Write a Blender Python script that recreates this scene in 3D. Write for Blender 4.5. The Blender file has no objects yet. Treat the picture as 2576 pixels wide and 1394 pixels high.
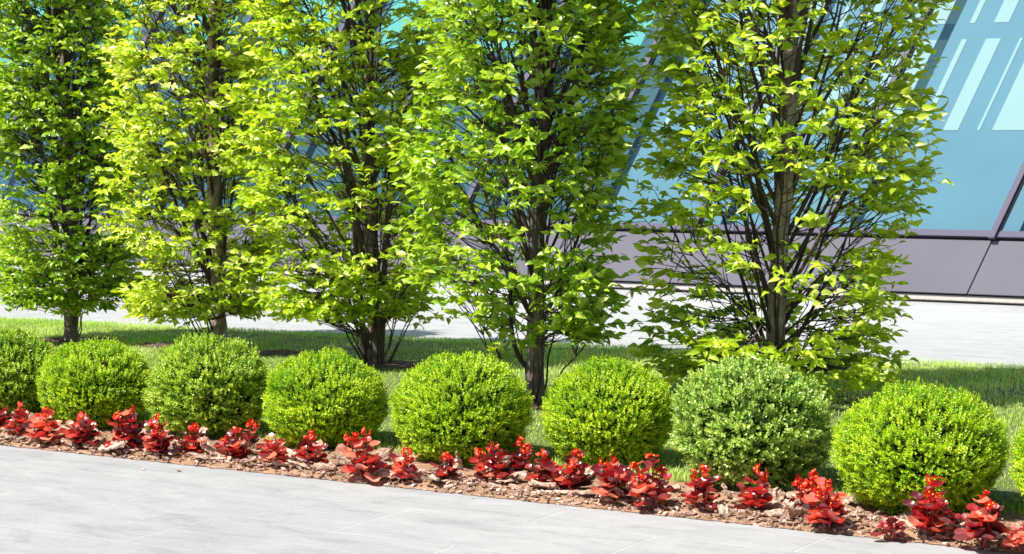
import bpy, math
import numpy as np
from mathutils import Vector

# ------------------------------------------------------------------ camera, light, exposure
sc = bpy.context.scene
COL = sc.collection
PITCH = 3.85
cam_d = bpy.data.cameras.new("camera")
cam = bpy.data.objects.new("camera", cam_d)
COL.objects.link(cam)
cam.location = (0, 0, 1.6)
cam.rotation_euler = (math.radians(90 - PITCH), 0, 0)
cam_d.lens = 70
cam_d.sensor_width = 36
cam_d.clip_start = 0.1
cam_d.clip_end = 1000
cam_d.dof.use_dof = True
cam_d.dof.focus_distance = 10.0
cam_d.dof.aperture_fstop = 9.0
sc.camera = cam

SUN_EL, SUN_AZ = 56.0, 245.0          # azimuth clockwise from +Y: the sun stands left of and behind the camera
sun_d = bpy.data.lights.new("sun", 'SUN')
sun = bpy.data.objects.new("sun", sun_d)
COL.objects.link(sun)
sun_d.energy = 5.0
sun_d.angle = math.radians(0.5)
sun_d.color = (1.0, 0.955, 0.88)
to_sun = Vector((math.sin(math.radians(SUN_AZ)) * math.cos(math.radians(SUN_EL)),
                 math.cos(math.radians(SUN_AZ)) * math.cos(math.radians(SUN_EL)),
                 math.sin(math.radians(SUN_EL))))
sun.rotation_euler = to_sun.to_track_quat('Z', 'Y').to_euler()

world = bpy.data.worlds.new("World")
sc.world = world
world.use_nodes = True
wn = world.node_tree
bg = wn.nodes["Background"]
sky = wn.nodes.new("ShaderNodeTexSky")
sky.sky_type = 'NISHITA'
sky.sun_disc = False
sky.sun_elevation = math.radians(SUN_EL)
sky.sun_rotation = math.radians(SUN_AZ)
wn.links.new(sky.outputs[0], bg.inputs[0])
bg.inputs[1].default_value = 0.055
sc.view_settings.view_transform = 'Standard'
sc.view_settings.look = 'None'
sc.view_settings.gamma = 1
sc.view_settings.exposure = 0.9
sc.render.engine = 'CYCLES'
sc.cycles.max_bounces = 8
sc.cycles.diffuse_bounces = 4
sc.cycles.transparent_max_bounces = 8

rng = np.random.default_rng(7)
PI = math.pi

# ------------------------------------------------------------------ ground positions
# The layout was measured in a 2576 x 1394 plan of the photograph; at() gives the spot on the ground.
_f = 70 / 36 * 2576
_p = math.radians(PITCH)


def at(x, y, z=0.0):
    a, b = x - 1288, -(y - 697)
    d = np.array([a, b * math.sin(_p) + _f * math.cos(_p), b * math.cos(_p) - _f * math.sin(_p)])
    return np.array([0, 0, 1.6]) + d * (z - 1.6) / d[2]


E0, E1 = at(0, 1120), at(2576, 1394)
ROW = (E1 - E0) / np.linalg.norm(E1 - E0)         # along the bed, to the right and towards the camera
BACK = np.array([-ROW[1], ROW[0], 0])             # away from the front walk
ROWANG = math.atan2(ROW[1], ROW[0])


def uv(u, v, z=0.0):
    return E0 + ROW * u + BACK * v + np.array([0, 0, z])


def to_uv(p):
    d = np.asarray(p) - E0
    return float(d @ ROW), float(d @ BACK)


# ------------------------------------------------------------------ helpers
def unit(v):
    v = np.asarray(v, float)
    return v / np.maximum(np.linalg.norm(v, axis=-1, keepdims=True), 1e-9)


_ph = np.random.default_rng(3).uniform(0, 6.28, (24,))
_dr = unit(np.random.default_rng(4).normal(size=(24, 3)))


def wav(P, freq=1.0, oct=3):
    """smooth pseudo noise, about -1..1, from sums of sines"""
    P = np.asarray(P, float)
    out = 0
    amp = 1.0
    tot = 0
    k = 0
    for o in range(oct):
        for i in range(4):
            out = out + amp * np.sin((P @ _dr[k % 24]) * freq * (1 + .31 * i) + _ph[k % 24])
            k += 1
        tot += amp * 2
        amp *= .6
        freq *= 2.1
    return out / tot


class MB:
    """collects polygons and links them as one mesh object"""
    def __init__(s):
        s.V, s.F, s.T, s.n = [], [], [], 0

    def add(s, V, F, tone=None):
        V = np.asarray(V, float).reshape(-1, 3)
        F = np.asarray(F, int)
        s.V.append(V)
        s.F.append(F + s.n)
        s.n += len(V)
        if tone is None:
            tone = .5
        s.T.append(np.broadcast_to(np.asarray(tone, float), (len(F),)) if np.ndim(tone) == 0 else np.asarray(tone, float))

    def box(s, c, X, Y, Z):
        c, X, Y, Z = (np.asarray(q, float) for q in (c, X, Y, Z))
        V = [c + a * X + b * Y + d * Z for d in (-.5, .5) for b in (-.5, .5) for a in (-.5, .5)]
        s.add(V, [(0, 2, 3, 1), (4, 5, 7, 6), (0, 1, 5, 4), (2, 6, 7, 3), (0, 4, 6, 2), (1, 3, 7, 5)])

    def tube(s, P, R, sides=6, tone=.5, bump=0.0):
        P = np.asarray(P, float)
        R = np.broadcast_to(np.asarray(R, float), (len(P),))
        T = unit(np.gradient(P, axis=0))
        ref = np.array([1, 0, 0]) if abs(T[0][0]) < .7 else np.array([0, 1, 0])
        A = unit(np.cross(T, ref))
        B = np.cross(T, A)
        th = np.linspace(0, 2 * PI, sides, endpoint=False)
        rr = R[:, None] * np.ones(sides)
        V = P[:, None] + rr[..., None] * (np.cos(th)[None, :, None] * A[:, None] + np.sin(th)[None, :, None] * B[:, None])
        if bump:
            V = V + (V - P[:, None]) * (wav(V * [1, 1, .35], 40, 2) * bump)[..., None]
        n = len(P)
        i = np.arange(n - 1)[:, None] * sides
        j = np.arange(sides)[None]
        k = (j + 1) % sides
        F = np.stack([i + j, i + k, i + sides + k, i + sides + j], -1).reshape(-1, 4)
        s.add(V.reshape(-1, 3), F, tone)

    def build(s, name, m, parent=None, smooth=False, loc=None):
        V = np.concatenate(s.V)
        if parent is not None and loc is None:
            V = V - np.array(parent.location)
        if loc is not None:
            V = V - np.array(loc)
        cnt = np.concatenate([np.full(len(F), F.shape[1]) for F in s.F])
        vi = np.concatenate([F.ravel() for F in s.F])
        me = bpy.data.meshes.new(name)
        me.vertices.add(len(V))
        me.vertices.foreach_set("co", V.astype(np.float32).ravel())
        me.loops.add(len(vi))
        me.loops.foreach_set("vertex_index", vi.astype(np.int32))
        me.polygons.add(len(cnt))
        st = np.concatenate([[0], np.cumsum(cnt)[:-1]])
        me.polygons.foreach_set("loop_start", st.astype(np.int32))
        me.polygons.foreach_set("use_smooth", np.full(len(cnt), smooth))
        at_ = me.attributes.new("tone", 'FLOAT', 'FACE')
        at_.data.foreach_set("value", np.concatenate(s.T).astype(np.float32))
        me.update(calc_edges=True)
        me.materials.append(m)
        o = bpy.data.objects.new(name, me)
        COL.objects.link(o)
        if parent is not None:
            o.parent = parent
        if loc is not None:
            o.location = loc
        return o


def empty(name, loc, label, cat, group=None):
    o = bpy.data.objects.new(name, None)
    COL.objects.link(o)
    o.location = tuple(float(q) for q in loc)
    o.empty_display_size = .1
    return tag(o, label, cat, group)


def tag(o, label=None, cat=None, group=None, kind=None):
    if label:
        o['label'] = label
    if cat:
        o['category'] = cat
    if group:
        o['group'] = group
    if kind:
        o['kind'] = kind
    return o


def scatter(mb, TV, TF, P, X, N, L, W, tone, H=None):
    """many copies of a small leaf template: X along the leaf, N its upper side"""
    X = unit(X)
    Y = unit(np.cross(N, X))
    Z = np.cross(X, Y)
    L = np.broadcast_to(L, (len(P),))
    W = np.broadcast_to(W, (len(P),))
    H = L if H is None else H
    TV = np.asarray(TV, float)
    V = (P[:, None] + TV[None, :, 0, None] * (X * L[:, None])[:, None] + TV[None, :, 1, None] * (Y * W[:, None])[:, None]
         + TV[None, :, 2, None] * (Z * H[:, None])[:, None])
    k = len(TV)
    F = (np.asarray(TF)[None] + (np.arange(len(P)) * k)[:, None, None]).reshape(-1, len(TF[0]))
    mb.add(V.reshape(-1, 3), F, np.repeat(tone, len(TF)))


# ovate leaf with a folded midrib and a drooping tip
LEAF_V = [(0, 0, 0), (.30, 0, -.01), (.66, 0, -.03), (1, 0, -.14),
          (.16, .36, .05), (.42, .52, .08), (.74, .34, .02), (.16, -.36, .05), (.42, -.52, .08), (.74, -.34, .02)]
LEAF_F = [(0, 1, 4), (4, 1, 5), (5, 1, 2), (5, 2, 6), (6, 2, 3), (0, 7, 1), (7, 8, 1), (8, 2, 1), (8, 9, 2), (9, 3, 2)]
LEAF_V2 = [(x, y * (1 - .2 * x), z * 1.0 - .32 * x * x + .10 * x) for x, y, z in LEAF_V]
LEAF_V3 = [(x, y * .9 + .10 * math.sin(3 * x), z + .10 * math.sin(5 * x) + .22 * abs(y)) for x, y, z in LEAF_V]
# small box leaf: folded lozenge
BOX_V = [(0, 0, 0), (.5, .5, .08), (1, 0, .0), (.5, -.5, .08)]
BOX_F = [(0, 2, 1), (0, 3, 2)]


# ------------------------------------------------------------------ materials
def mat(name):
    m = bpy.data.materials.new(name)
    m.use_nodes = True
    nt = m.node_tree
    b = nt.nodes["Principled BSDF"]
    return m, nt, b


def N(nt, t, **k):
    n = nt.nodes.new(t)
    for a, v in k.items():
        setattr(n, a, v)
    return n


def ramp(nt, fac, stops):
    r = N(nt, "ShaderNodeValToRGB")
    e = r.color_ramp.elements
    while len(e) < len(stops):
        e.new(.5)
    for q, (p, c) in zip(e, stops):
        q.position = p
        q.color = (*c, 1)
    nt.links.new(fac, r.inputs[0])
    return r.outputs[0]


def noise(nt, scale, detail=4, rough=.6, vec=None, dist=0):
    n = N(nt, "ShaderNodeTexNoise")
    n.inputs["Scale"].default_value = scale
    n.inputs["Detail"].default_value = detail
    n.inputs["Roughness"].default_value = rough
    n.inputs["Distortion"].default_value = dist
    if vec is not None:
        nt.links.new(vec, n.inputs["Vector"])
    return n.outputs["Fac"]


def coords(nt, rot=0, scale=(1, 1, 1)):
    t = N(nt, "ShaderNodeTexCoord")
    mp = N(nt, "ShaderNodeMapping")
    mp.inputs["Rotation"].default_value = (0, 0, rot)
    mp.inputs["Scale"].default_value = scale
    nt.links.new(t.outputs["Object"], mp.inputs[0])
    return mp.outputs[0]


def bump(nt, b, h, strength=.3, dist=.01):
    n = N(nt, "ShaderNodeBump")
    n.inputs["Strength"].default_value = strength
    n.inputs["Distance"].default_value = dist
    nt.links.new(h, n.inputs["Height"])
    nt.links.new(n.outputs[0], b.inputs["Normal"])


def mixc(nt, fac, a, b, mode='MIX'):
    m = N(nt, "ShaderNodeMix", data_type='RGBA', blend_type=mode)
    for s, v in ((0, fac), (6, a), (7, b)):
        if isinstance(v, (int, float)):
            m.inputs[s].default_value = v
        elif isinstance(v, tuple):
            m.inputs[s].default_value = (*v, 1)
        else:
            nt.links.new(v, m.inputs[s])
    return m.outputs[2]


def tone_of(nt):
    a = N(nt, "ShaderNodeAttribute", attribute_name="tone")
    return a.outputs["Fac"]


def leaf_mat(name, stops, trans, tw=.4, rough=.32, spec=.7, coat=0.0, crough=.12):
    m, nt, b = mat(name)
    c = ramp(nt, tone_of(nt), stops)
    nt.links.new(c, b.inputs["Base Color"])
    b.inputs["Roughness"].default_value = rough
    b.inputs["Specular IOR Level"].default_value = spec
    b.inputs["Coat Weight"].default_value = coat
    b.inputs["Coat Roughness"].default_value = crough
    t = N(nt, "ShaderNodeBsdfTranslucent")
    nt.links.new(mixc(nt, 1.0, c, trans, 'MULTIPLY'), t.inputs[0])
    mx = N(nt, "ShaderNodeMixShader")
    mx.inputs[0].default_value = tw
    nt.links.new(b.outputs[0], mx.inputs[1])
    nt.links.new(t.outputs[0], mx.inputs[2])
    nt.links.new(mx.outputs[0], nt.nodes["Material Output"].inputs[0])
    return m


M = {}
_H = [((.09, .20, .014), (.31, .50, .016), (.56, .71, .06), (.78, .86, .30)),
      ((.06, .16, .016), (.23, .42, .018), (.46, .64, .05), (.68, .80, .26))]
M['leaf_yellow'] = leaf_mat("hornbeam_leaf_yellow", [(0, _H[0][0]), (.35, _H[0][1]), (.8, _H[0][2]), (1, _H[0][3])], (1.5, 1.35, .5), .42)
M['leaf_green'] = leaf_mat("hornbeam_leaf_green", [(0, _H[1][0]), (.35, _H[1][1]), (.8, _H[1][2]), (1, _H[1][3])], (1.5, 1.4, .5), .36)
M['box_lime'] = leaf_mat("boxwood_lime", [(0, (.05, .15, .008)), (.35, (.25, .46, .01)), (.75, (.54, .74, .016)), (1, (.74, .84, .08))], (1.2, 1.2, .5), .2, .4, .5)
M['box_green'] = leaf_mat("boxwood_green", [(0, (.05, .14, .012)), (.35, (.26, .45, .02)), (.75, (.53, .70, .06)), (1, (.72, .82, .20))], (1.2, 1.2, .5), .2, .4, .5)
M['box_blue'] = leaf_mat("boxwood_pale", [(0, (.05, .12, .02)), (.35, (.26, .44, .05)), (.75, (.51, .70, .13)), (1, (.74, .86, .34))], (1.2, 1.2, .6), .2, .38, .6)
M['grass'] = leaf_mat("grass_blade", [(0, (.14, .34, .02)), (.4, (.42, .64, .08)), (.8, (.70, .84, .24)), (1, (.86, .86, .45))], (1.3, 1.4, .6), .35, .5, .3)
M['begonia'] = leaf_mat("begonia_leaf", [(0, (.05, .006, .012)), (.3, (.18, .010, .020)), (.6, (.37, .028, .028)), (.8, (.56, .12, .07)), (1, (.72, .40, .30))], (2.8, 1.3, .8), .28, .34, 1.0, .9, .27)  # palest stop puts the sheen of sun and sky into the leaf colour
M['petal'] = leaf_mat("begonia_petal", [(0, (.60, .012, .012)), (.7, (.80, .03, .02)), (1, (.85, .14, .07))], (1.1, .9, .9), .35, .4, .4)

m, nt, b = mat("begonia_stem"); M['bstem'] = m
b.inputs["Base Color"].default_value = (.22, .03, .02, 1); b.inputs["Roughness"].default_value = .4
m, nt, b = mat("stamen_yellow"); M['stamen'] = m
b.inputs["Base Color"].default_value = (.9, .5, .03, 1); b.inputs["Roughness"].default_value = .6

# bark
for key, dark, light in (('bark', (.05, .038, .034), (.24, .19, .165)), ('bark_pale', (.12, .085, .07), (.46, .37, .31))):
    m, nt, b = mat(key); M[key] = m
    v = coords(nt, 0, (1, 1, .3))
    n1 = noise(nt, 30, 6, .7, v, .4)
    n2 = noise(nt, 7, 3, .6, coords(nt))
    c = ramp(nt, n1, [(.3, dark), (.72, light)])
    c = mixc(nt, ramp(nt, n2, [(.45, (0, 0, 0)), (.68, (1, 1, 1))]), c, tuple(min(1, q * 1.25) for q in light))
    nt.links.new(c, b.inputs["Base Color"])
    b.inputs["Roughness"].default_value = .85
    bump(nt, b, n1, .7, .008)
m, nt, b = mat("twig_bark"); M['twig'] = m
nt.links.new(ramp(nt, tone_of(nt), [(0, (.018, .013, .013)), (1, (.13, .085, .07))]), b.inputs["Base Color"])
b.inputs["Roughness"].default_value = .75
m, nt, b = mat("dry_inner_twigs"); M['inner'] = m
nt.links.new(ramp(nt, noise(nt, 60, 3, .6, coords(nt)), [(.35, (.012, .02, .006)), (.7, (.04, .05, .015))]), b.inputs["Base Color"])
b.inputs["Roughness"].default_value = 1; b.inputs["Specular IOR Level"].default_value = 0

# concrete walk: big pale slabs, brushed streaks, fine joints
m, nt, b = mat("pale_concrete_slabs"); M['paving'] = m
v = coords(nt, -ROWANG)
mp = N(nt, "ShaderNodeMapping"); mp.inputs["Scale"].default_value = (1, 2.6, 1); nt.links.new(v, mp.inputs[0])
n1 = noise(nt, 2.6, 10, .75, mp.outputs[0], .5)
n2 = noise(nt, 30, 5, .7, mp.outputs[0])
n3 = noise(nt, .35, 3, .5, v)
br = N(nt, "ShaderNodeTexBrick"); br.offset = .5
br.inputs["Scale"].default_value = 1
br.inputs["Brick Width"].default_value = 1.2
br.inputs["Row Height"].default_value = .6
br.inputs["Mortar Size"].default_value = .004
br.inputs["Mortar Smooth"].default_value = .3
br.inputs["Color1"].default_value = (.325, .33, .335, 1)
br.inputs["Color2"].default_value = (.335, .34, .345, 1)
br.inputs["Mortar"].default_value = (.46, .455, .45, 1)
nt.links.new(v, br.inputs["Vector"])
b2 = N(nt, "ShaderNodeTexBrick"); b2.offset = .5
for k_, v_ in (("Scale", 1), ("Brick Width", 1.2), ("Row Height", .6), ("Mortar Size", .002), ("Mortar Smooth", .2)):
    b2.inputs[k_].default_value = v_
b2.inputs["Color1"].default_value = b2.inputs["Color2"].default_value = (1, 1, 1, 1)
b2.inputs["Mortar"].default_value = (.55, .55, .56, 1)
mp2 = N(nt, "ShaderNodeMapping"); mp2.inputs["Location"].default_value = (.006, .006, 0); nt.links.new(v, mp2.inputs[0]); nt.links.new(mp2.outputs[0], b2.inputs["Vector"])
n4 = noise(nt, 90, 3, .7, v)
c = mixc(nt, 1.0, mixc(nt, 1.0, br.outputs[0], b2.outputs[0], 'MULTIPLY'), ramp(nt, n4, [(.27, (.55, .54, .53)), (.36, (1, 1, 1))]), 'MULTIPLY')
c = mixc(nt, 1.0, c, ramp(nt, n1, [(.30, (.70, .71, .72)), (.46, (.95, .955, .96)), (.64, (1.10, 1.10, 1.095))]), 'MULTIPLY')
c = mixc(nt, 1.0, c, ramp(nt, n2, [(.3, (.86, .86, .87)), (.5, (1, 1, 1))]), 'MULTIPLY')
c = mixc(nt, 1.0, c, ramp(nt, n3, [(.35, (.9, .91, .92)), (.65, (1.0, .995, .99))]), 'MULTIPLY')
nt.links.new(c, b.inputs["Base Color"])
b.inputs["Roughness"].default_value = .8
b.inputs["Specular IOR Level"].default_value = .15
bump(nt, b, n2, .25, .004)

m, nt, b = mat("bed_soil"); M['soil'] = m
n1 = noise(nt, 55, 7, .75, coords(nt)); n2 = noise(nt, 6, 4, .6, coords(nt))
c = ramp(nt, n1, [(.3, (.07, .038, .022)), (.48, (.30, .17, .10)), (.64, (.62, .41, .26))])
c = mixc(nt, ramp(nt, n2, [(.4, (0, 0, 0)), (.65, (1, 1, 1))]), c, (.50, .29, .17))
nt.links.new(c, b.inputs["Base Color"]); b.inputs["Roughness"].default_value = .95
bump(nt, b, n1, 1.0, .02)
m, nt, b = mat("lawn_soil"); M['lawn'] = m
n1 = noise(nt, 40, 6, .7, coords(nt))
nt.links.new(ramp(nt, n1, [(.3, (.04, .05, .015)), (.7, (.12, .15, .04))]), b.inputs["Base Color"]); b.inputs["Roughness"].default_value = 1
m, nt, b = mat("dark_pit_soil"); M['pit'] = m
n1 = noise(nt, 60, 6, .7, coords(nt))
nt.links.new(ramp(nt, n1, [(.35, (.05, .03, .022)), (.6, (.16, .09, .06)), (.75, (.34, .22, .16))]), b.inputs["Base Color"]); b.inputs["Roughness"].default_value = 1
bump(nt, b, n1, 1, .02)

m, nt, b = mat("bark_chip"); M['chip'] = m
oi = N(nt, "ShaderNodeObjectInfo")
v = coords(nt, 0, (1, 4, 4))
n1 = noise(nt, 6, 6, .7, v, .6)
c = ramp(nt, n1, [(.34, (.07, .038, .028)), (.46, (.38, .265, .195)), (.64, (.68, .56, .47))])
c2 = mixc(nt, 1.0, c, ramp(nt, tone_of(nt), [(0, (.5, .36, .30)), (.5, (.95, .85, .80)), (1, (1.2, 1.15, 1.12))]), 'MULTIPLY')
nt.links.new(c2, b.inputs["Base Color"]); b.inputs["Roughness"].default_value = .9
bump(nt, b, n1, .8, .006)

# facade
m, nt, b = mat("grey_violet_cladding"); M['clad'] = m
n1 = noise(nt, 1.2, 4, .5, coords(nt))
nt.links.new(ramp(nt, n1, [(.3, (.118, .115, .148)), (.7, (.134, .13, .166))]), b.inputs["Base Color"])
b.inputs["Roughness"].default_value = .6; b.inputs["Specular IOR Level"].default_value = .15
m, nt, b = mat("violet_metal_frame"); M['frame'] = m
b.inputs["Base Color"].default_value = (.10, .092, .145, 1); b.inputs["Roughness"].default_value = .5; b.inputs["Specular IOR Level"].default_value = .2
m, nt, b = mat("black_rubber_gasket"); M['gasket'] = m
b.inputs["Base Color"].default_value = (.012, .012, .016, 1); b.inputs["Roughness"].default_value = .6
m, nt, b = mat("concrete_plinth"); M['plinth'] = m
n1 = noise(nt, 25, 6, .7, coords(nt))
nt.links.new(ramp(nt, n1, [(.3, (.30, .28, .26)), (.7, (.44, .42, .39))]), b.inputs["Base Color"]); b.inputs["Roughness"].default_value = .9
m, nt, b = mat("painted_sun_streak"); M['lit_strip'] = m
b.inputs["Base Color"].default_value = (.42, .50, .48, 1); b.inputs["Roughness"].default_value = .8  # pale colour stands for sunlight falling behind the glass
m, nt, b = mat("inner_wall_blue"); M['inwall'] = m
n1 = noise(nt, .8, 3, .5, coords(nt))
nt.links.new(ramp(nt, n1, [(.3, (.135, .235, .30)), (.7, (.155, .27, .34))]), b.inputs["Base Color"]); b.inputs["Roughness"].default_value = .7
m, nt, b = mat("inner_wall_dim_reflection"); M['inwall_dark'] = m
b.inputs["Base Color"].default_value = (.035, .10, .12, 1); b.inputs["Roughness"].default_value = .7  # darker reflection of the left panes is put into this wall colour
m, nt, b = mat("painted_teal_streak"); M['lit_strip_teal'] = m
b.inputs["Base Color"].default_value = (.16, .45, .38, 1); b.inputs["Roughness"].default_value = .8  # brightness high in the left panes, put into a teal colour
m, nt, b = mat("roofing"); M['roof'] = m
b.inputs["Base Color"].default_value = (.3, .3, .31, 1)
m = bpy.data.materials.new("tinted_glass"); m.use_nodes = True; M['glass'] = m
nt = m.node_tree; nt.nodes.clear()
out = N(nt, "ShaderNodeOutputMaterial"); tr = N(nt, "ShaderNodeBsdfTransparent"); gl = N(nt, "ShaderNodeBsdfGlossy")
tr.inputs[0].default_value = (.88, .95, .97, 1); gl.inputs[0].default_value = (.75, .95, 1, 1); gl.inputs["Roughness"].default_value = .02
fr = N(nt, "ShaderNodeFresnel"); fr.inputs[0].default_value = 1.3
mx = N(nt, "ShaderNodeMixShader")
nt.links.new(fr.outputs[0], mx.inputs[0]); nt.links.new(tr.outputs[0], mx.inputs[1]); nt.links.new(gl.outputs[0], mx.inputs[2]); nt.links.new(mx.outputs[0], out.inputs[0])

# ------------------------------------------------------------------ the ground
mb = MB(); mb.add([(-150, -120, 0), (150, -120, 0), (150, 180, 0), (-150, 180, 0)], [(0, 1, 2, 3)])
tag(mb.build('pavement', M['paving']), kind='structure')

BALLS = [  # cx, ground y, width, top y, leaf kind
    (22, 1058, 285, 832, 'box_green', 'leftmost boxwood ball, cut by the left edge of the view'),
    (245, 1073, 302, 852, 'box_lime', 'light green boxwood ball, first full one from the left, behind low purplish begonias'),
    (530, 1100, 318, 843, 'box_green', 'pale mottled boxwood ball in front of the second hornbeam from the left'),
    (822, 1128, 322, 880, 'box_lime', 'smooth yellow green boxwood ball below the third hornbeam'),
    (1162, 1166, 362, 880, 'box_lime', 'boxwood ball directly left of the bare fourth hornbeam trunk'),
    (1532, 1176, 345, 902, 'box_lime', 'boxwood ball directly right of the bare fourth hornbeam trunk'),
    (1888, 1228, 412, 893, 'box_blue', 'bluish green shaggy boxwood ball in front of the rightmost hornbeam'),
    (2310, 1288, 440, 957, 'box_lime', 'largest bright lime boxwood ball in the right foreground'),
    (2745, 1330, 415, 1000, 'box_lime', 'boxwood ball cut off by the right edge of the view'),
]


def bed_h(P):
    P = np.asarray(P)
    return .012 * wav(P, 9, 2) + .006 * wav(P, 45, 2)


def sheet(name, corner_fn, nu, nv, m, hfn, kind='structure'):
    a, b_ = np.meshgrid(np.linspace(0, 1, nu), np.linspace(0, 1, nv), indexing='ij')
    P = corner_fn(a.ravel(), b_.ravel())
    P[:, 2] = hfn(P, a.ravel(), b_.ravel())
    i, j = np.meshgrid(np.arange(nu - 1), np.arange(nv - 1), indexing='ij')
    q = (i * nv + j).ravel()
    mb = MB(); mb.add(P, np.stack([q, q + nv, q + nv + 1, q + 1], -1))
    return tag(mb.build(name, m, smooth=True), kind=kind)


LAWN_V0 = .64
VL, VR = at(0, 812), at(2576, 935)
ldir = unit(VR - VL)


def far_v(u):
    """distance from the walk to the far edge of the lawn, for a position u along the bed"""
    P0 = E0[None] + np.asarray(u)[..., None] * ROW
    # solve (P0 + v BACK) on the line VL + t ldir
    nrm = np.array([-ldir[1], ldir[0], 0])
    return ((VL - P0) @ nrm) / (BACK @ nrm)


def bed_pts(a, b_):
    u = -9 + a * 19
    v = b_ * .95 + (1 - b_) ** 12 * (-.006 + .007 * np.sin(u * 31) * np.sin(u * 7.3) + .005 * np.sin(u * 77))
    return E0 + u[:, None] * ROW + v[:, None] * BACK


sheet('planting_bed', bed_pts, 760, 40, M['soil'],
      lambda P, a, b_: .003 + np.minimum(1, b_ * 12) * (.027 + bed_h(P)))


def lawn_pts(a, b_):
    u = -9 + a * 19
    v0 = LAWN_V0 + .05 * np.sin(u * 5) + .03 * np.sin(u * 13)
    v = v0 + b_ * (far_v(u) - v0)
    return E0 + u[:, None] * ROW + v[:, None] * BACK


sheet('lawn', lawn_pts, 300, 60, M['lawn'], lambda P, a, b_: .006 + .04 * np.minimum(1, np.minimum(b_, 1 - b_) * 25) + .004 * wav(P, 6, 2) * np.minimum(1, (1 - b_) * 25))

TREES = [  # base px, crown etc
    dict(p=(180, 862), key='leaf_green', bark='bark', h=4.1, r=.49, tone=-.04, lean=(0.0, 0), trunk=.052, nl=60, zl=.25, leaf=.068, dens=1.3, z0=.36, zr=.1, off=(-.06, 0), s=11),
    dict(p=(548, 888), key='leaf_yellow', bark='bark_pale', h=4.0, r=.53, tone=.13, lean=(-.004, 0), trunk=.058, nl=54, zl=.2, leaf=.070, dens=1.05, z0=.36, zr=.05, off=(-.19, 0), s=22),
    dict(p=(945, 922), key='leaf_yellow', bark='bark', h=4.2, r=.60, lean=(-.02, 0), trunk=.055, nl=62, zl=.12, leaf=.076, dens=.9, z0=.44, zr=.15, off=(-.26, 0), s=33),
    dict(p=(1345, 1015), key='leaf_green', bark='bark', h=3.5, r=.56, lean=(.03, 0), trunk=.055, nl=62, zl=.42, leaf=.078, dens=.85, z0=.46, zr=.1, off=(-.16, 0), s=44),
    dict(p=(1948, 1005), key='leaf_yellow', bark='bark_pale', h=4.3, r=.79, lean=(.03, 0), trunk=.058, nl=76, zl=.15, leaf=.086, dens=.86, z0=.20, zr=.05, off=(-.02, 0), s=55),
]
pits = [at(*t['p'], .04) for t in TREES] + [at(385, 885), at(700, 905)]

# dark mulched rings round the trunks, then two small dark patches in the lawn
for i, c in enumerate(pits):
    n, k = 40, 12
    th = np.linspace(0, 2 * PI, n, endpoint=False)
    V = [np.array([c[0], c[1], .062])]
    R = .34 if i < 5 else .16
    for r in range(1, k + 1):
        q = R * r / k * (1 + .13 * np.sin(th * 3 + i) + .07 * np.sin(th * 7 + 2 * i))
        P = np.stack([c[0] + q * np.cos(th), c[1] + q * np.sin(th), np.zeros(n)], -1)
        P[:, 2] = .050 + (.012 * wav(P, 30, 2) + .012) * (1 - (r / k) ** 4) - .008 * (r == k)
        V.extend(P)
    F3 = [(0, 1 + j, 1 + (j + 1) % n) for j in range(n)]
    F4 = [(1 + r * n + j, 1 + (r + 1) * n + j, 1 + (r + 1) * n + (j + 1) % n, 1 + r * n + (j + 1) % n) for r in range(k - 1) for j in range(n)]
    mb = MB(); mb.add(V, F3); mb.F.append(np.array(F4)); mb.T.append(np.full(len(F4), .5))
    tag(mb.build('tree_pit_soil', M['pit'], smooth=True), kind='structure')

# grass
n = 430000
u = rng.uniform(-7.5, 9, n)
fv = far_v(u)
v = LAWN_V0 + (fv - LAWN_V0) * rng.random(n) ** 1.0
v = v + rng.normal(0, .03, n)
P = E0 + u[:, None] * ROW + v[:, None] * BACK
keep = np.ones(n, bool)
for i, c in enumerate(pits):
    R = (.30 if i < 5 else .15)
    d = np.linalg.norm(P[:, :2] - c[:2], axis=1) + .06 * wav(P, 14, 2)
    keep &= (d > R) | (rng.random(n) < .03)
keep &= rng.random(n) < np.clip(1.15 + .55 * wav(P, 3, 3), .25, 1)
P = P[keep]; v = v[keep]; fv = fv[keep]; n = len(P)
P[:, 2] = .03
hh = (.032 + .022 * rng.random(n)) * (1 + .25 * wav(P, 2.2, 2)) * (.7 + .3 * rng.random(n))
az = rng.uniform(0, 2 * PI, n); lean = rng.uniform(.1, .75, n)
D = np.stack([np.cos(az), np.sin(az), np.zeros(n)], -1)
S = np.stack([-np.sin(az), np.cos(az), np.zeros(n)], -1) * (rng.uniform(.0012, .0022, n))[:, None]
mid = P + D * (hh * lean * .35)[:, None] + np.array([0, 0, 1]) * (hh * .6)[:, None]
tip = P + D * (hh * lean)[:, None] + np.array([0, 0, 1]) * (hh * (1.05 - .25 * lean))[:, None]
V = np.stack([P - S, P + S, mid + S * .8, mid - S * .8, tip], 1).reshape(-1, 3)
base = (np.arange(n) * 5)[:, None]
tone = np.clip(.55 + .24 * rng.normal(size=n) + .28 * wav(P, 2.3, 3), 0, 1)
mb = MB(); mb.add(V, base + np.array([0, 1, 2, 3]), tone)
mb.F.append(base + np.array([3, 2, 4])); mb.T.append(tone)
tag(mb.build('grass', M['grass']), 'short mown green grass with yellowish tips behind the boxwood row', 'grass', kind='stuff')

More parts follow.
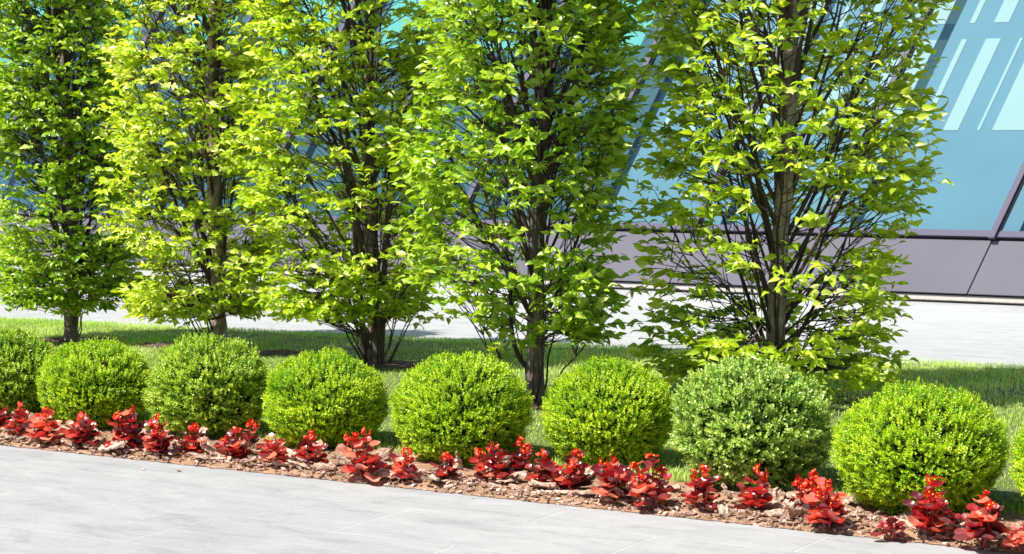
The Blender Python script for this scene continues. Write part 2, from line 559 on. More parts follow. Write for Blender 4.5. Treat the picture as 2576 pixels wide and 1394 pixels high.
# ------------------------------------------------------------------ boxwood balls
NTH = 'row of clipped boxwood balls'
for bi, (cx, gy, w, ty, key, lab) in enumerate(BALLS):
    r_ = np.random.default_rng(100 + bi)
    gy += 7
    g = at(cx, gy)
    s = (gy - 360) / 1.6
    R = w / 2 / s * 1.005
    H = (gy - ty) / s / .985
    a = H * .53
    cz = H - a
    C0 = np.array([g[0], g[1], cz])
    root = empty('boxwood_ball', (g[0], g[1], 0), lab, 'boxwood', NTH)
    shaggy = 1.0 if key == 'box_blue' else (.75 if key == 'box_green' else .45)
    lf = .0175 if key == 'box_blue' else (.015 if key == 'box_green' else .0125)
    ns = {'box_blue': 3300, 'box_green': 3800, 'box_lime': 5200}[key]
    d = unit(r_.normal(size=(int(ns * 1.35), 3)))
    d = d[d[:, 2] > -.86]
    def shape(d):
        q = 1 + .035 * wav(d + bi * 3, 2.6, 2) + (.012 + shaggy * .05) * wav(d + bi * 5, 9, 2)
        ext = np.array([R, R, a]) * q[:, None]
        P = d * ext
        # a slightly boxy lower half
        lowf = np.clip(-d[:, 2], 0, 1)[:, None]
        P[:, :2] *= (1 - .26 * lowf ** 2.4)
        return P
    S = shape(d)
    nrm = unit(d / np.array([R, R, a]) ** 1.0)
    ax = unit(nrm * 1.0 + np.array([0, 0, .45]) + r_.normal(0, .28, d.shape))
    depth = r_.random(len(d)) ** 1.6 * .045 + .008
    depth = depth + np.maximum(0, -wav(d + bi * 7, 22, 1) - .05) * (.015 + .055 * shaggy) * (0.5 + shaggy)
    B = C0 + S - ax * (depth + .035)[:, None]
    tone0 = np.clip(.55 + .16 * r_.normal(size=len(d)) + .16 * wav(d + bi, 5, 2), 0, 1)
    mb = MB()
    npairs = 6
    sl = r_.uniform(.028, .046, len(d)) * (1 + .6 * shaggy * r_.random(len(d)))
    perp = unit(np.cross(ax, r_.normal(size=d.shape)))
    perp2 = np.cross(ax, perp)
    for k in range(npairs):
        t = (k + .5) / npairs
        pp = perp if k % 2 == 0 else perp2
        for sg in (-1, 1):
            open_ = 1.05 - .75 * t
            X = unit(ax * (1 - .45 * open_) + pp * sg * open_ + r_.normal(0, .16, d.shape))
            Lf = lf * r_.uniform(.75, 1.2, len(d)) * (1.05 - .35 * t)
            Pn = B + ax * (sl * t)[:, None]
            scatter(mb, BOX_V, BOX_F, Pn, X, ax - X * .2, Lf, Lf * .62, np.clip(tone0 + .30 * (t - .45) + r_.normal(0, .07, len(d)), 0, 1))  # tone rises along the shoot: sunlit tips put into the colour
    # inner leaves behind the shell, their shade put into dark tones
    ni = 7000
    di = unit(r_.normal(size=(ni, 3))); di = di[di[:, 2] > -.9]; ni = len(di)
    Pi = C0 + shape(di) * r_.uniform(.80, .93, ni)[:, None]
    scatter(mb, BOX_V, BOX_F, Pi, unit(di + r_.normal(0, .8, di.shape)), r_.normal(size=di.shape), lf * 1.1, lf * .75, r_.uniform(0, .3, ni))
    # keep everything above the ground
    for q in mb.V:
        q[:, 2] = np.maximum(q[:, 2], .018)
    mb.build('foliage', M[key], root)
    # woody core and a few stems at the foot
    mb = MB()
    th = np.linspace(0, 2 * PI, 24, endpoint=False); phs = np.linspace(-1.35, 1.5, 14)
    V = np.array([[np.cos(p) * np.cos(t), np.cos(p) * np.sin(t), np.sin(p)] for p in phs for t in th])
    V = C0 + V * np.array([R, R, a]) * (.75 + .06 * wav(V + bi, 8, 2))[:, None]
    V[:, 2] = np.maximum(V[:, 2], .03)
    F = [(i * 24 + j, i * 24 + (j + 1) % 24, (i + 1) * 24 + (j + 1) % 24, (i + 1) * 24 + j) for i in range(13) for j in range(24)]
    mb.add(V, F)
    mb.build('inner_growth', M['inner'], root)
    mb = MB()
    for k in range(7):
        t = r_.uniform(0, 6.28)
        q = np.array([math.cos(t), math.sin(t), 0])
        mb.tube([C0 * [1, 1, 0] + q * .03, C0 * [1, 1, 0] + q * .08 + [0, 0, .08], C0 * [1, 1, 0] + q * R * .6 + [0, 0, .2]], [.009, .007, .004], 5, .4)
    mb.build('stem', M['twig'], root)

# ------------------------------------------------------------------ hornbeams
TLAB = ['dense dark green hornbeam, leftmost of the row, on a short dark trunk',
        'light yellow green hornbeam with pale trunk, second from the left',
        'yellow hornbeam with several stems from one foot, third from the left',
        'hornbeam with a bare grey lower trunk between two boxwood balls, fourth from the left',
        'widest and nearest hornbeam, loose open crown, rightmost of the row']


def bez(p0, p1, p2, n):
    t = np.linspace(0, 1, n)[:, None]
    return (1 - t) ** 2 * p0 + 2 * t * (1 - t) * p1 + t * t * p2


for ti, T in enumerate(TREES):
    r_ = np.random.default_rng(T['s'])
    g = at(*T['p'], .04); g[2] = .03
    root = empty('hornbeam_tree', g, TLAB[ti], 'tree', 'row of columnar hornbeams')
    h = T['h']
    zz = np.linspace(0, h, 40)
    wob = lambda z: np.stack([T['lean'][0] * z + .02 * np.sin(z * 2.1 + ti) * np.minimum(1, z), .015 * np.sin(z * 1.7 + 2 * ti) * np.minimum(1, z), z], -1)
    TP = g + wob(zz)
    TR = T['trunk'] * (1.0 - .8 * (zz / h) ** 1.4) * (1 + .35 * np.exp(-zz / .06))
    mb = MB(); mb.tube(TP, TR, 14, .5, .16)
    mb.build('trunk', M[T['bark']], root, smooth=True)

    wood = MB(); LP, LX, LN, LL, LT = [], [], [], [], []

    def env(z, phi):
        """radius of the crown at height z in direction phi"""
        q = np.interp(z, [T['z0'] - .15, T['z0'] + .1, .9, 1.5, 2.6, 3.4, h + .2], [.55, .9, 1.0, .97, .92, .72, .15])
        return T['r'] * q * (1 + .10 * math.sin(3 * phi + z * 2 + ti) + .10 * math.sin(z * 5 + phi * 2 + ti * 2))

    def spray(p0, d, L, lush=1.0, rad=.0028):
        """a twig with leaves left and right of it, in one flat layer"""
        d = unit(d)
        nseg = 5
        up = np.array([0, 0, 1.])
        t = np.linspace(0, 1, nseg)[:, None]
        bend = r_.normal(0, .12, 3)
        P = p0 + d * L * t + (bend - up * .10) * L * t * t
        wood.tube(P, np.linspace(rad, .0012, nseg), 3, r_.uniform(.1, .8))
        n = max(3, int(L / (.031 * T['leaf'] / .09) * lush))
        tt = np.sort(r_.uniform(.12, 1.0, n)); tt[-1] = 1
        side = unit(np.cross(up, d) + r_.normal(0, .15, 3))
        dh = d * [1, 1, 0]
        nn = unit(up * .75 + r_.normal(0, .30, 3) + .65 * dh)
        sg = np.where(np.arange(n) % 2 == 0, 1, -1)[:, None]
        c = p0 + d * L * tt[:, None] + (bend - up * .10) * L * (tt ** 2)[:, None]
        X = unit(d * r_.uniform(.35, .9, (n, 1)) + side * sg * r_.uniform(.5, 1.0, (n, 1)) - up * r_.uniform(.0, .35, (n, 1)) + r_.normal(0, .15, (n, 3)))
        X[-1] = d
        LP.append(c); LX.append(X); LN.append(nn + r_.normal(0, .50, (n, 3)))
        LL.append(T['leaf'] * r_.uniform(.62, 1.12, n))
        tb = r_.normal(.56 + T.get('tone', 0), .13)
        LT.append(tb + r_.normal(0, .10, n) + .12 * (tt - .5))

    LIMBS = []
    nl = T['nl']
    for k in range(nl):
        z0 = T['zl'] + (h - .5 - T['zl']) * ((k + r_.random() * .8) / nl) ** 1.08
        phi = k * 2.399 + r_.uniform(-.5, .5)
        out = np.array([math.cos(phi), math.sin(phi), 0])
        rise = r_.uniform(.95, 1.8) * (1.0 if z0 < 2.6 else .6)
        z1 = min(z0 + rise, h + .1)
        Rr = env(z1, phi) * r_.uniform(.62, .92)
        p0 = g + wob(np.array([z0]))[0]
        p2 = g + wob(np.array([z1]))[0] + out * Rr + np.array([*T['off'], 0]) * r_.uniform(.5, 1)
        p1 = p0 * .5 + p2 * .5 + out * Rr * r_.uniform(.0, .16) - np.array([0, 0, rise * .04])
        P = bez(p0, p1, p2, 9) + r_.normal(0, .012, (9, 3)) * np.linspace(0, 1, 9)[:, None]
        r0 = min(T['trunk'] * .40, .010 + .005 * rise) * r_.uniform(.75, 1.1)
        wood.tube(P, np.linspace(r0, .003, 9), 6, r_.uniform(.1, .9))
        LIMBS.append(P[2:])
        spray(P[-1], P[-1] - P[-3] + out * .05, .22, 1.1)
        # side shoots, then leafy twigs off them
        nt_ = int(11 * T['dens'] + r_.integers(0, 4))
        for j in range(nt_):
            t = .34 + .66 * (j + r_.random()) / nt_
            idx = t * 8
            i0 = int(min(idx, 7)); fr_ = idx - i0
            q = P[i0] * (1 - fr_) + P[i0 + 1] * fr_
            zrel = q[2] - g[2]
            if zrel < T['z0'] + T['zr'] * r_.random():
                if r_.random() < .75:
                    continue
            a2 = phi + r_.choice([-1, 1]) * r_.uniform(.2, 1.6)
            o2 = np.array([math.cos(a2), math.sin(a2), 0])
            ctr = g + wob(np.array([zrel]))[0] + np.array([*T['off'], 0]) * .75
            rel = q - ctr; rel[2] = 0
            room = env(zrel, a2) - float(rel @ o2)
            if room < .05:
                o2 = unit(o2 - rel * .8); room = .18
            L = float(np.clip(room * r_.uniform(.6, 1.05), .12, .50))
            dirn = o2 + np.array([0, 0, r_.uniform(.25, 1.0)])
            e = q + unit(dirn) * L
            mid = (q + e) / 2 + np.array([0, 0, -.04 * L]) + r_.normal(0, .01, 3)
            SP = bez(q, mid, e, 5)
            wood.tube(SP, np.linspace(.0045, .002, 5), 4, r_.uniform(.0, .8))
            for tw in range(1 + int(L > .24)):
                ts = 1 - tw * .33
                qq = SP[int(round(ts * 4))]
                a3 = a2 + r_.uniform(-1.2, 1.2)
                spray(qq, [math.cos(a3), math.sin(a3), r_.uniform(-.05, .6)], r_.uniform(.11, .23), 1.0)
    # low limbs that carry the skirt of the crown
    for k in range({0: 9, 1: 10, 2: 12, 3: 8, 4: 15}[ti]):
        phi = k * 2.4 + r_.uniform(-.4, .4)
        out = np.array([math.cos(phi), math.sin(phi), 0])
        za = r_.uniform(.04, .55) + (.25 if ti == 3 else 0)
        zb_ = za + r_.uniform(.35, .75)
        p0 = g + wob(np.array([za]))[0]
        p2 = g + wob(np.array([zb_]))[0] + out * env(zb_, phi) * r_.uniform(.6, .9) + np.array([*T['off'], 0]) * .6
        P = bez(p0, (p0 + p2) / 2 + r_.normal(0, .03, 3), p2, 9) + r_.normal(0, .009, (9, 3)) * np.linspace(0, 1, 9)[:, None]
        wood.tube(P, np.linspace(r_.uniform(.006, .010), .0025, 9), 5, r_.uniform(.0, .8))
        LIMBS.append(P[2:])
    # thin suckers round the foot
    for k in range({0: 3, 1: 5, 2: 13, 3: 9, 4: 10}[ti]):
        phi = r_.uniform(0, 6.28)
        out = np.array([math.cos(phi), math.sin(phi), 0])
        hh_ = r_.uniform(.5, 1.1)
        p0 = g + out * r_.uniform(.03, .10)
        p2 = p0 + out * r_.uniform(.15, .55) + np.array([0, 0, hh_])
        P = bez(p0, (p0 + p2) / 2 + out * r_.uniform(-.05, .12) + r_.normal(0, .03, 3), p2, 8) + r_.normal(0, .008, (8, 3))
        wood.tube(P, np.linspace(r_.uniform(.004, .008), .002, 8), 5, r_.uniform(0, .7))
        LIMBS.append(P[3:])
        for j in range(6):
            i0 = r_.integers(2, 8)
            if P[i0][2] - g[2] < T['z0'] - .12 and r_.random() < (.85 if ti != 4 else .35):
                continue
            a3 = phi + r_.uniform(-1.3, 1.3)
            spray(P[i0], [math.cos(a3), math.sin(a3), r_.uniform(0, .6)], r_.uniform(.12, .26), .9)
    # outer shell: shoots from the nearest limb to the rim of the crown
    LIMBS = np.concatenate(LIMBS); used = np.zeros(len(LIMBS))
    for k in range(int(1150 * T['dens'])):
        z = T['z0'] - .05 + (h - T['z0'] + .1) * r_.random() ** 1.6
        phi = r_.uniform(0, 6.28)
        o2 = np.array([math.cos(phi), math.sin(phi), 0])
        R_ = env(z, phi)
        tgt = g + wob(np.array([z]))[0] + np.array([*T['off'], 0]) * .8 + o2 * R_ * r_.uniform(.45, 1.0) ** .55
        if float(wav(tgt + ti * 9, 5.0, 2)) < -.30:
            continue
        dl = LIMBS - tgt
        hd = np.linalg.norm(dl[:, :2], axis=1)
        dist = np.hypot(hd, dl[:, 2] + .55 * hd + .02) + 3 * np.maximum(0, dl[:, 2] + .02) + .09 * used + r_.uniform(0, .05, len(used))
        iq = int(np.argmin(dist)); used[iq] += 1
        q = LIMBS[iq]
        L = float(np.linalg.norm(tgt - q))
        if L > .62:
            continue
        if L > .07:
            SP = bez(q, (q + tgt) / 2 + np.array([0, 0, -.06 * L]) + r_.normal(0, .012, 3), tgt, 5)
            wood.tube(SP, np.linspace(.0042, .0018, 5), 4, r_.uniform(0, .8))
        for tw in range(2):
            a3 = phi + r_.uniform(-1.0, 1.0)
            spray(tgt, [math.cos(a3), math.sin(a3), r_.uniform(-.15, .55)], r_.uniform(.10, .22), 1.0)
    if ti == 2:   # two heavier stems from the same foot
        for dx, dz in ((-.11, 2.3), (.06, 2.0)):
            P = bez(g + [dx * .6, -.03, 0], g + [dx * 1.4, -.03, dz * .5], g + [dx * 2.2, 0, dz], 12)
            wood.tube(P, np.linspace(.024, .008, 12), 8, .6)
    if ti == 3:
        P = bez(g + [-.03, 0, .22], g + [-.17, 0, .3], g + [-.14, 0, .75], 10)
        wood.tube(P, np.linspace(.017, .012, 10), 7, .2)
    wood.build('branches', M['twig'], root, smooth=True)
    LP = np.concatenate(LP); LX = np.concatenate(LX); LN = np.concatenate(LN); LL = np.concatenate(LL); LT = np.concatenate(LT)
    mb = MB()
    var = r_.integers(0, 3, len(LP))
    for q, TVv in enumerate((LEAF_V, LEAF_V2, LEAF_V3)):
        w = var == q
        scatter(mb, TVv, LEAF_F, LP[w], LX[w], LN[w], LL[w], LL[w] * r_.uniform(.40, .58, w.sum()), np.clip(LT[w], 0, 1))
    mb.build('crown', M[T['key']], root, smooth=True)
    print('tree', ti, 'leaves', len(LP))

# ------------------------------------------------------------------ begonias
# blade: rings of a cupped rounded disc whose stalk joins at the rim
bv = [(0.5, 0, 0)]
RN, SN = 3, 12
for r in range(1, RN + 1):
    for j in range(SN):
        t = 2 * PI * j / SN
        q = r / RN
        rad = q * (1 + (.13 if False else 0))
        x = .5 - .5 * rad * math.cos(t) * (1 + .06 * math.cos(t))
        y = .46 * rad * math.sin(t)
        z = .26 * q * q * (1 + .35 * math.cos(3 * t + .6)) - .10 * abs(math.cos(t)) * q
        bv.append((x, y, z))
BEG_V = bv
BEG_F3 = [(0, 1 + (j + 1) % SN, 1 + j) for j in range(SN)]
BEG_F4 = [(1 + r * SN + j, 1 + r * SN + (j + 1) % SN, 1 + (r + 1) * SN + (j + 1) % SN, 1 + (r + 1) * SN + j) for r in range(RN - 1) for j in range(SN)]
BEG_F = BEG_F3 + [t for q in BEG_F4 for t in ((q[0], q[1], q[2]), (q[0], q[2], q[3]))]
PET_V = [(0, 0, 0), (.5, .42, .12), (.95, .34, .28), (1.05, 0, .32), (.95, -.34, .28), (.5, -.42, .12), (.55, 0, .02)]
PET_F = [(6, 1, 0), (6, 2, 1), (6, 3, 2), (6, 4, 3), (6, 5, 4), (6, 0, 5)]


def begonia(px, gy, ty, width, nfl, seed, label, tone=0.0, flow=None):
    r_ = np.random.default_rng(900 + seed)
    g = at(px, gy); g[2] = .02
    s = (gy - 360) / 1.6
    H = (gy - ty) / s * .98
    Wd = width / s / 2
    root = empty('begonia', g, label, 'begonia', 'red begonias along the walk')
    st = MB(); lv = MB()
    nst = int(4 + (Wd > .07) + (Wd > .1))
    P, X, Nn, L, Tn = [], [], [], [], []
    tips = []
    for k in range(nst):
        phi = k * 2.2 + r_.uniform(0, 1.2)
        out = np.array([math.cos(phi), math.sin(phi), 0])
        hh = H * (0.84 if k == 0 else r_.uniform(.42, .74))
        rr = Wd * (.1 if k == 0 else r_.uniform(.3, .75))
        base = g + out * .008
        top = g + out * rr + np.array([0, 0, hh])
        SP = bez(base, (base + top) / 2 + out * rr * .2, top, 7)
        st.tube(SP, np.linspace(.0055, .003, 7), 6)
        tips.append(top)
        nlv = int(max(5, (8 if k == 0 else 6) * (.75 + H / .2 * .5)))
        for j in range(nlv):
            t = .12 + .88 * (j + .4) / nlv
            q = SP[0] * 0 + np.array([np.interp(t, np.linspace(0, 1, 7), SP[:, i]) for i in range(3)])
            a = phi + j * 2.5 + r_.uniform(-.5, .5)
            o2 = np.array([math.cos(a), math.sin(a), 0])
            pet = r_.uniform(.010, .022)
            el = r_.uniform(-.15, .75) + .25 * t
            dd = unit(o2 + np.array([0, 0, el]))
            e = q + dd * pet
            st.tube([q, (q + e) / 2 + [0, 0, .002], e], .0018, 4)
            P.append(e - dd * .004); X.append(unit(o2 + np.array([0, 0, el * .8 - .15]))); 
            Nn.append(unit(np.array([0, 0, 1.]) - o2 * .35 + r_.normal(0, .25, 3)))
            L.append(min(.086, max(.046, Wd * .80)) * r_.uniform(.65, 1.15) * (1.1 - .30 * t)); Tn.append(np.clip(.45 + tone + r_.normal(0, .31), 0, 1))
    P, X, Nn, L, Tn = map(np.array, (P, X, Nn, L, Tn))
    scatter(lv, BEG_V, BEG_F, P, X, Nn, L, L * r_.uniform(.85, 1.1, len(L)), Tn)
    q = lv.V[0]; q[:, 2] = np.maximum(q[:, 2], .022)
    st.build('stem', M['bstem'], root, smooth=True)
    lv.build('foliage', M['begonia'], root, smooth=True)
    order = [0] + list(np.argsort([-t[2] for t in tips[1:]]) + 1)
    for c in range(nfl + (nfl > 0)):
        tip = tips[order[c % len(order)]] + (r_.normal(0, .012, 3) if c >= len(order) else 0)
        ctr = tip + np.array([r_.normal(0, .006), -.008, H * .09 + .008])
        st2 = MB(); pe = MB(); ye = MB()
        nb = r_.integers(4, 7)
        for k in range(nb):
            dv = unit(r_.normal(size=3) + np.array([-.2, -.9, .5]))
            bc = ctr + dv * r_.uniform(.006, .019) + np.array([r_.normal(0, .007), 0, r_.normal(0, .006)])
            pe.tube([tip, bc], .001, 3, .2)
            nrm = unit(dv + r_.normal(0, .3, 3))
            A = unit(np.cross(nrm, [.2, .3, .9])); B = np.cross(nrm, A)
            th0 = r_.uniform(0, 6.28)
            th = th0 + np.arange(4) * PI / 2
            X2 = np.cos(th)[:, None] * A + np.sin(th)[:, None] * B
            sz = np.array([.019, .013, .019, .013]) * r_.uniform(.8, 1.15)
            scatter(pe, PET_V, PET_F, np.repeat(bc[None], 4, 0), X2, np.repeat(nrm[None], 4, 0), sz, sz, np.clip(r_.normal(.5, .3, 4), 0, 1))
            o = bc + nrm * .003; q = .0042
            VV = [o + nrm * q, o - nrm * q, o + A * q, o - A * q, o + B * q, o - B * q]
            ye.add(VV, [(0, 2, 4), (0, 4, 3), (0, 3, 5), (0, 5, 2), (1, 4, 2), (1, 3, 4), (1, 5, 3), (1, 2, 5)])
        fl = pe.build('flower_cluster', M['petal'], root, smooth=True)
        o = ye.build('stamens', M['stamen'], None)
        o.data.transform(__import__('mathutils').Matrix.Translation(-root.location))
        o.parent = fl


BG = [
    (-8, 1090, 1030, 60, 0, 'red begonia leaf clump cut by the left edge of the view'),
    (50, 1112, 1030, 62, 1, 'small begonia with one red bloom head, second from the left edge'),
    (112, 1126, 1037, 84, 1, 'orange and red begonia at the foot of the gap between the two leftmost boxwood balls', .25),
    (207, 1132, 1062, 90, 1, 'low begonia with glossy purplish leaves below the first full boxwood ball'),
    (322, 1142, 1040, 92, 2, 'tall broad begonia between the first full boxwood ball and the pale mottled one'),
    (402, 1156, 1062, 84, 1, 'begonia in front of the left side of the pale mottled boxwood ball'),
    (485, 1157, 1084, 70, 1, 'small begonia with round red flower head, below the middle of the pale mottled ball'),
    (590, 1168, 1092, 80, 1, 'begonia with red flower head on its left, below the pale mottled ball'),
    (628, 1140, 1076, 50, 1, 'narrow begonia set back against the right foot of the pale mottled boxwood ball'),
    (690, 1184, 1098, 78, 0, 'orange bronze begonia without flowers in the gap left of the smooth boxwood ball', .3),
    (785, 1190, 1104, 80, 1, 'begonia with a small pink red flower, centred below the smooth yellow green boxwood ball'),
    (918, 1216, 1096, 98, 2, 'tallest orange red begonia, right of the smooth boxwood ball', .15),
    (1018, 1221, 1147, 76, 1, 'short begonia with pale bronze lower leaves, right of the tallest orange red one', .2),
    (1122, 1226, 1160, 66, 1, 'small thin begonia below the middle of the fifth boxwood ball from the left'),
    (1236, 1228, 1136, 96, 2, 'begonia with two orange centred flower heads below the right side of the fifth boxwood ball'),
    (1305, 1196, 1122, 80, 1, 'begonia set back in the grassy gap left of the sixth boxwood ball'),
    (1368, 1240, 1150, 90, 1, 'dark leaved begonia leaning right, below the left foot of the sixth boxwood ball'),
    (1440, 1254, 1147, 100, 2, 'tall begonia with wide spread upper leaves below the sixth boxwood ball'),
    (1540, 1276, 1160, 108, 1, 'begonia with a single orange eyed flower between two pointed leaves'),
    (1640, 1290, 1158, 96, 3, 'begonia topped by a dense double head of pinkish red flowers'),
    (1765, 1296, 1186, 84, 1, 'slim begonia with red flower tip and pale round leaf, below the shaggy ball'),
    (1905, 1304, 1194, 98, 1, 'dark begonia with three large upright leaves below the shaggy bluish boxwood ball'),
    (2035, 1300, 1206, 84, 3, 'begonia crowned by a broad bright red flower mass, set back right of the shaggy ball'),
    (2082, 1340, 1232, 110, 3, 'begonia with bright red flowers over pale pinkish leaves left of the largest ball', .15),
    (2240, 1364, 1314, 72, 0, 'lowest dark red begonia without flowers, below the largest lime ball'),
    (2345, 1362, 1216, 118, 2, 'tallest begonia at the right, red spike above big glossy parasol leaves'),
    (2472, 1388, 1254, 124, 2, 'wide begonia with pink bronze leaves near the right edge of the view', .1),
    (2572, 1398, 1322, 86, 0, 'begonia with a smooth orange leaf cut by the right edge of the view', .35),
]
for i, q in enumerate(BG):
    begonia(q[0], q[1], q[2] - 4, q[3] * 1.08, q[4], i, q[5], q[6] if len(q) > 6 else 0.0)

# ------------------------------------------------------------------ bark chips


def chip_geo(r_, L, W, H):
    nx, ny = 9, 6
    a, b_ = np.meshgrid(np.linspace(-.5, .5, nx), np.linspace(-.5, .5, ny), indexing='ij')
    wid = (1 - (np.abs(a) * 2) ** 3 * r_.uniform(.3, .8)) * (1 + .18 * r_.normal(size=(nx, 1)))
    X = a * L * (1 + .10 * r_.normal(size=(1, ny)))
    Y = b_ * W * wid
    curl = r_.uniform(-.25, .6) * H
    zt = H * .5 + curl * (1 - (b_ * 2) ** 2) + .22 * H * r_.normal(size=(nx, ny)) + H * .25 * np.sin(b_ * r_.uniform(8, 16) + r_.uniform(0, 6))
    zb = zt - H * (.7 + .2 * r_.random((nx, ny))) * (1 - .5 * (np.abs(b_) * 2) ** 2)
    V = np.concatenate([np.stack([X, Y, zt], -1).reshape(-1, 3), np.stack([X, Y, zb], -1).reshape(-1, 3)])
    F = []
    o = nx * ny
    for i in range(nx - 1):
        for j in range(ny - 1):
            q = i * ny + j
            F += [(q, q + ny, q + ny + 1, q + 1), (o + q, o + q + 1, o + q + ny + 1, o + q + ny)]
    rim = [(i, 0) for i in range(nx)] + [(nx - 1, j) for j in range(1, ny)] + [(i, ny - 1) for i in range(nx - 2, -1, -1)] + [(0, j) for j in range(ny - 2, 0, -1)]
    rim = [i * ny + j for i, j in rim]
    for k in range(len(rim)):
        p, q = rim[k], rim[(k + 1) % len(rim)]
        F.append((p, o + p, o + q, q))
    return V, F


chip_protos = []
for k in range(18):
    r_ = np.random.default_rng(500 + k)
    tn = [.85, .6, .95, .35, .75, .5][k % 6]
    V, F = chip_geo(r_, 1.0, r_.uniform(.26, .52), r_.uniform(.08, .14))
    mb = MB(); mb.add(V, F, tn)
    chip_protos.append((mb, ['pale', 'tan', 'pale', 'dark brown', 'pale', 'tan'][k % 6]))
proto_mesh = {}
ballp = [at(q[0], q[1]) for q in BALLS]
begp = [at(q[0], q[1]) for q in BG]
r_ = np.random.default_rng(77)
spots = []
tries = 0
while len(spots) < 170 and tries < 8000:
    tries += 1
    u_ = r_.uniform(-.3, 6.3)
    v_ = r_.uniform(.03, .50) if r_.random() < .82 else r_.uniform(.03, .14)
    L = r_.uniform(.06, .13) if r_.random() < .55 else r_.uniform(.12, .21)
    p = uv(u_, v_)
    if any(np.linalg.norm(p[:2] - q[:2]) < .27 for q in ballp):
        continue
    if any(np.linalg.norm(p[:2] - q[:2]) < .035 for q in begp):
        continue
    if any(np.linalg.norm(p[:2] - q[0][:2]) < (L + q[1]) * .36 for q in spots):
        continue
    if v_ < L * .45 and r_.random() < .5:
        continue
    spots.append((p, L, v_))
ordn = ['leftmost', 'second', 'third', 'fourth', 'fifth', 'sixth', 'seventh', 'eighth', 'ninth']
for i, (p, L, v_) in enumerate(spots):
    k = int(r_.integers(0, len(chip_protos)))
    mbp, shade = chip_protos[k]
    if k not in proto_mesh:
        o = mbp.build('bark_chip', M['chip'])
        proto_mesh[k] = o.data
    else:
        o = bpy.data.objects.new('bark_chip', proto_mesh[k]); COL.objects.link(o)
    o.scale = (L, L, L * r_.uniform(.8, 1.5))
    ang = ROWANG + (r_.normal(0, .5) if v_ < .12 else r_.uniform(0, 6.28))
    tiltx, tilty = r_.normal(0, .30), r_.normal(0, .20)
    up = i in (40, 85, 120)
    o.rotation_euler = (tiltx, tilty - (1.1 if up else 0), ang)
    o.location = (p[0], p[1], .034 + L * .06 + (L * .35 if up else 0))
    nb = int(np.argmin([np.linalg.norm(p[:2] - q[:2]) for q in ballp]))
    where = 'close to the walk edge' if v_ < .15 else ('among the begonias' if v_ < .32 else 'against the foliage')
    size = 'large' if L > .11 else ('medium' if L > .075 else 'small')
    tag(o, f'{size} {shade} bark chip {where} by the {ordn[nb]} boxwood ball', 'bark chip', 'bark chips on the planting bed')

# fine bark crumbs
mb = MB()
ncr = 4200
for k in range(ncr):
    u_ = r_.uniform(-2.5, 7.5); v_ = abs(r_.normal(0, .22)) - .004
    if k % 350 == 0:
        v_ = -abs(r_.normal(0, .25))
    if r_.random() < .4:
        v_ = r_.uniform(-.012, .10)
    if v_ > .66:
        continue
    L = r_.uniform(.006, .03)
    a = ROWANG + r_.normal(0, .8)
    A = np.array([math.cos(a), math.sin(a), r_.normal(0, .25)]) * L
    B = np.array([-math.sin(a), math.cos(a), r_.normal(0, .25)]) * L * r_.uniform(.3, .7)
    Cc = np.array([0, 0, 1]) * L * r_.uniform(.15, .4)
    q = uv(u_, v_, .036 * min(1, max(0, .12 + v_ * 14)) + .003)
    V = [q + x * A + y * B + z * Cc for z in (-.5, .5) for y in (-.5, .5) for x in (-.5, .5)]
    V = np.array(V) + r_.normal(0, L * .09, (8, 3))
    mb.add(V, [(0, 2, 3, 1), (4, 5, 7, 6), (0, 1, 5, 4), (2, 6, 7, 3), (0, 4, 6, 2), (1, 3, 7, 5)], r_.uniform(0, .7))
tag(mb.build('bark_crumbs', M['chip']), 'fine crumbs and shreds of bark scattered over the bed', 'bark crumbs', kind='stuff')

# ------------------------------------------------------------------ the glass building
FB, FR = at(650, 690), at(2576, 768)
FA = unit(FR - FB)
FN = np.array([-FA[1], FA[0], 0])                 # horizontal, away from the viewer
SLANT, TILT = .36, .35
FM = FA * SLANT + FN * TILT + np.array([0, 0, 1.])
PN = unit(np.cross(FA, FM))
if PN @ FN > 0:
    PN = -PN                                       # outward normal, towards the walk


def fp(s, h, o=0.0):
    return FB + FA * s + FM * h + PN * o


S = [-6.8, -5.2, -3.6, -2.0, -.5, 1.0, 2.5, 3.97, 5.5, 6.98, 8.79, 10.5, 12.2, 13.9]
HT = 7.5
bld = empty('glass_building', fp(4, 0) * [1, 1, 0], 'modern building with slanted blue glass facade over grey violet cladding', 'building')


def para(mb, s0, s1, h0, h1, o0, o1):
    """slab between offsets o0 < o1, with edges along the facade's slant"""
    V = [fp(s, h, o) for o in (o0, o1) for h in (h0, h1) for s in (s0, s1)]
    mb.add(V, [(0, 1, 3, 2), (4, 6, 7, 5), (0, 4, 5, 1), (2, 3, 7, 6), (0, 2, 6, 4), (1, 5, 7, 3)])


mb = MB(); para(mb, S[0] - .1, S[-1] + .1, -.02, .075, -.22, .0)
mb.build('gasket_base', M['gasket'], bld)
mb = MB(); para(mb, S[0] - .1, S[-1] + .1, -.01, .024, .024, .12)
mb.build('plinth', M['plinth'], bld)
mb = MB(); para(mb, S[0] - .1, S[-1] + .1, .055, .66, -.22, -.012)
mb.build('backing_wall', M['gasket'], bld)
for i in range(len(S) - 1):
    mb = MB(); para(mb, S[i] + .006, S[i + 1] - .006, .082, .615, -.005, .02)
    o = mb.build('cladding_panel', M['clad'], bld)
    bv_ = o.modifiers.new('bevel', 'BEVEL'); bv_.width = .005; bv_.segments = 2
    mb = MB(); para(mb, S[i] + .034, S[i + 1] - .034, .645, .705, -.01, .055)
    mb.build('sill_rail', M['frame'], bld)
    mb = MB(); para(mb, S[i] + .012, S[i + 1] - .012, .70, HT, -.002, .006)
    mb.build('glass_pane', M['glass'], bld)
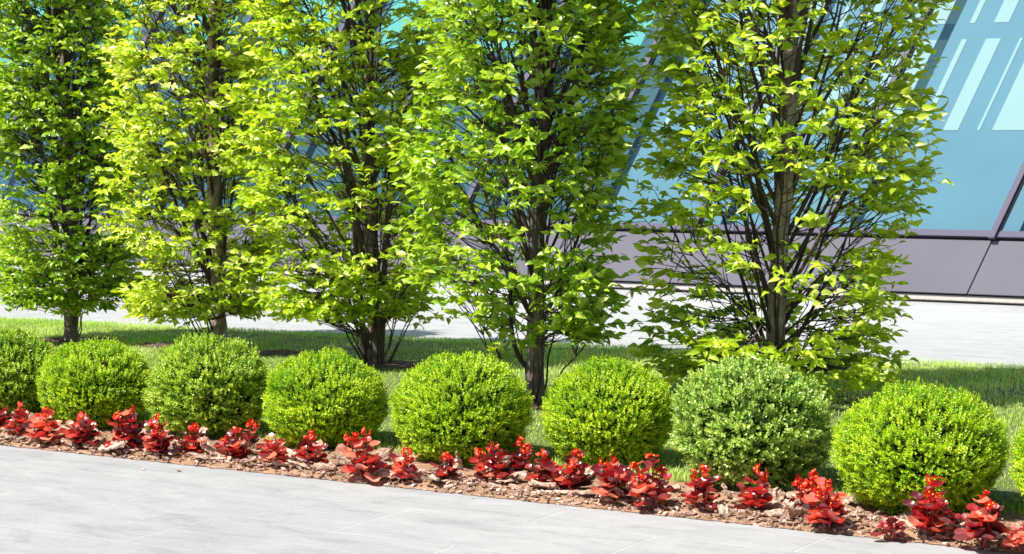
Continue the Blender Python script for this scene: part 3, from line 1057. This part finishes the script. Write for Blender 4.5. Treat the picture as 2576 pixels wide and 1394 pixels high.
for s in S:
    mb = MB(); para(mb, s - .033, s + .028, .628, HT, .012, .085)
    mu = mb.build('mullion', M['frame'], bld)
    mb = MB(); para(mb, s + .0285, s + .05, .70, HT, .008, .06)
    g2 = mb.build('gasket', M['gasket'], None)
    g2.data.transform(__import__('mathutils').Matrix.Translation(-bld.location)); g2.parent = mu
mb = MB(); para(mb, S[0] - .1, S[-1] + .1, HT, HT + .3, -.3, .1)
mb.build('parapet', M['frame'], bld)
# interior: a wall close behind the glass, thin pale strips on it as painted sunlit streaks
mb = MB(); para(mb, S[7] + .2, S[-1], .66, HT, -.26, -.21)
mb.build('inner_wall', M['inwall'], bld)
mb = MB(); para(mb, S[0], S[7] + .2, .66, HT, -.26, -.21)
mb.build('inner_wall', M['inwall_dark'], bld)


def lit_strip(s0, s1, h0, h1, mt='lit_strip'):  # thin slab whose colour stands for a lit streak
    mb = MB(); para(mb, s0, s1, h0, h1, -.209, -.206)
    mb.build('lit_strip', M[mt], bld)


for i in range(len(S) - 1):
    b0 = S[i]
    if i >= 7:
        for h0, h1 in ((1.80, 2.76), (2.93, 4.6)):
            lit_strip(b0 + .40, b0 + .46, h0, h1)
            lit_strip(b0 + .66, b0 + .82, h0, h1)
            lit_strip(b0 + 1.02, b0 + 1.05, h0, h1)
            lit_strip(b0 + 1.18, S[i + 1] + .25, h0, h1)
    else:
        lit_strip(b0 + .35, b0 + 1.1, 2.75, 4.4, 'lit_strip_teal')
# body of the building
mb = MB()
lo0, lo1 = fp(S[0], .0, -.6), fp(S[-1], 0, -.6)
hi0, hi1 = fp(S[0], HT, -.6), fp(S[-1], HT, -.6)
bk = FN * 12
zb = np.array([1, 1, 0])
V = [lo0 * zb, lo1 * zb, hi1, hi0, lo0 * zb + bk, lo1 * zb + bk, hi1 + bk, hi0 + bk]
mb.add(V, [(0, 1, 2, 3), (3, 2, 6, 7), (4, 7, 6, 5), (0, 3, 7, 4), (1, 5, 6, 2)])
mb.build('rear_walls', M['inwall'], bld)
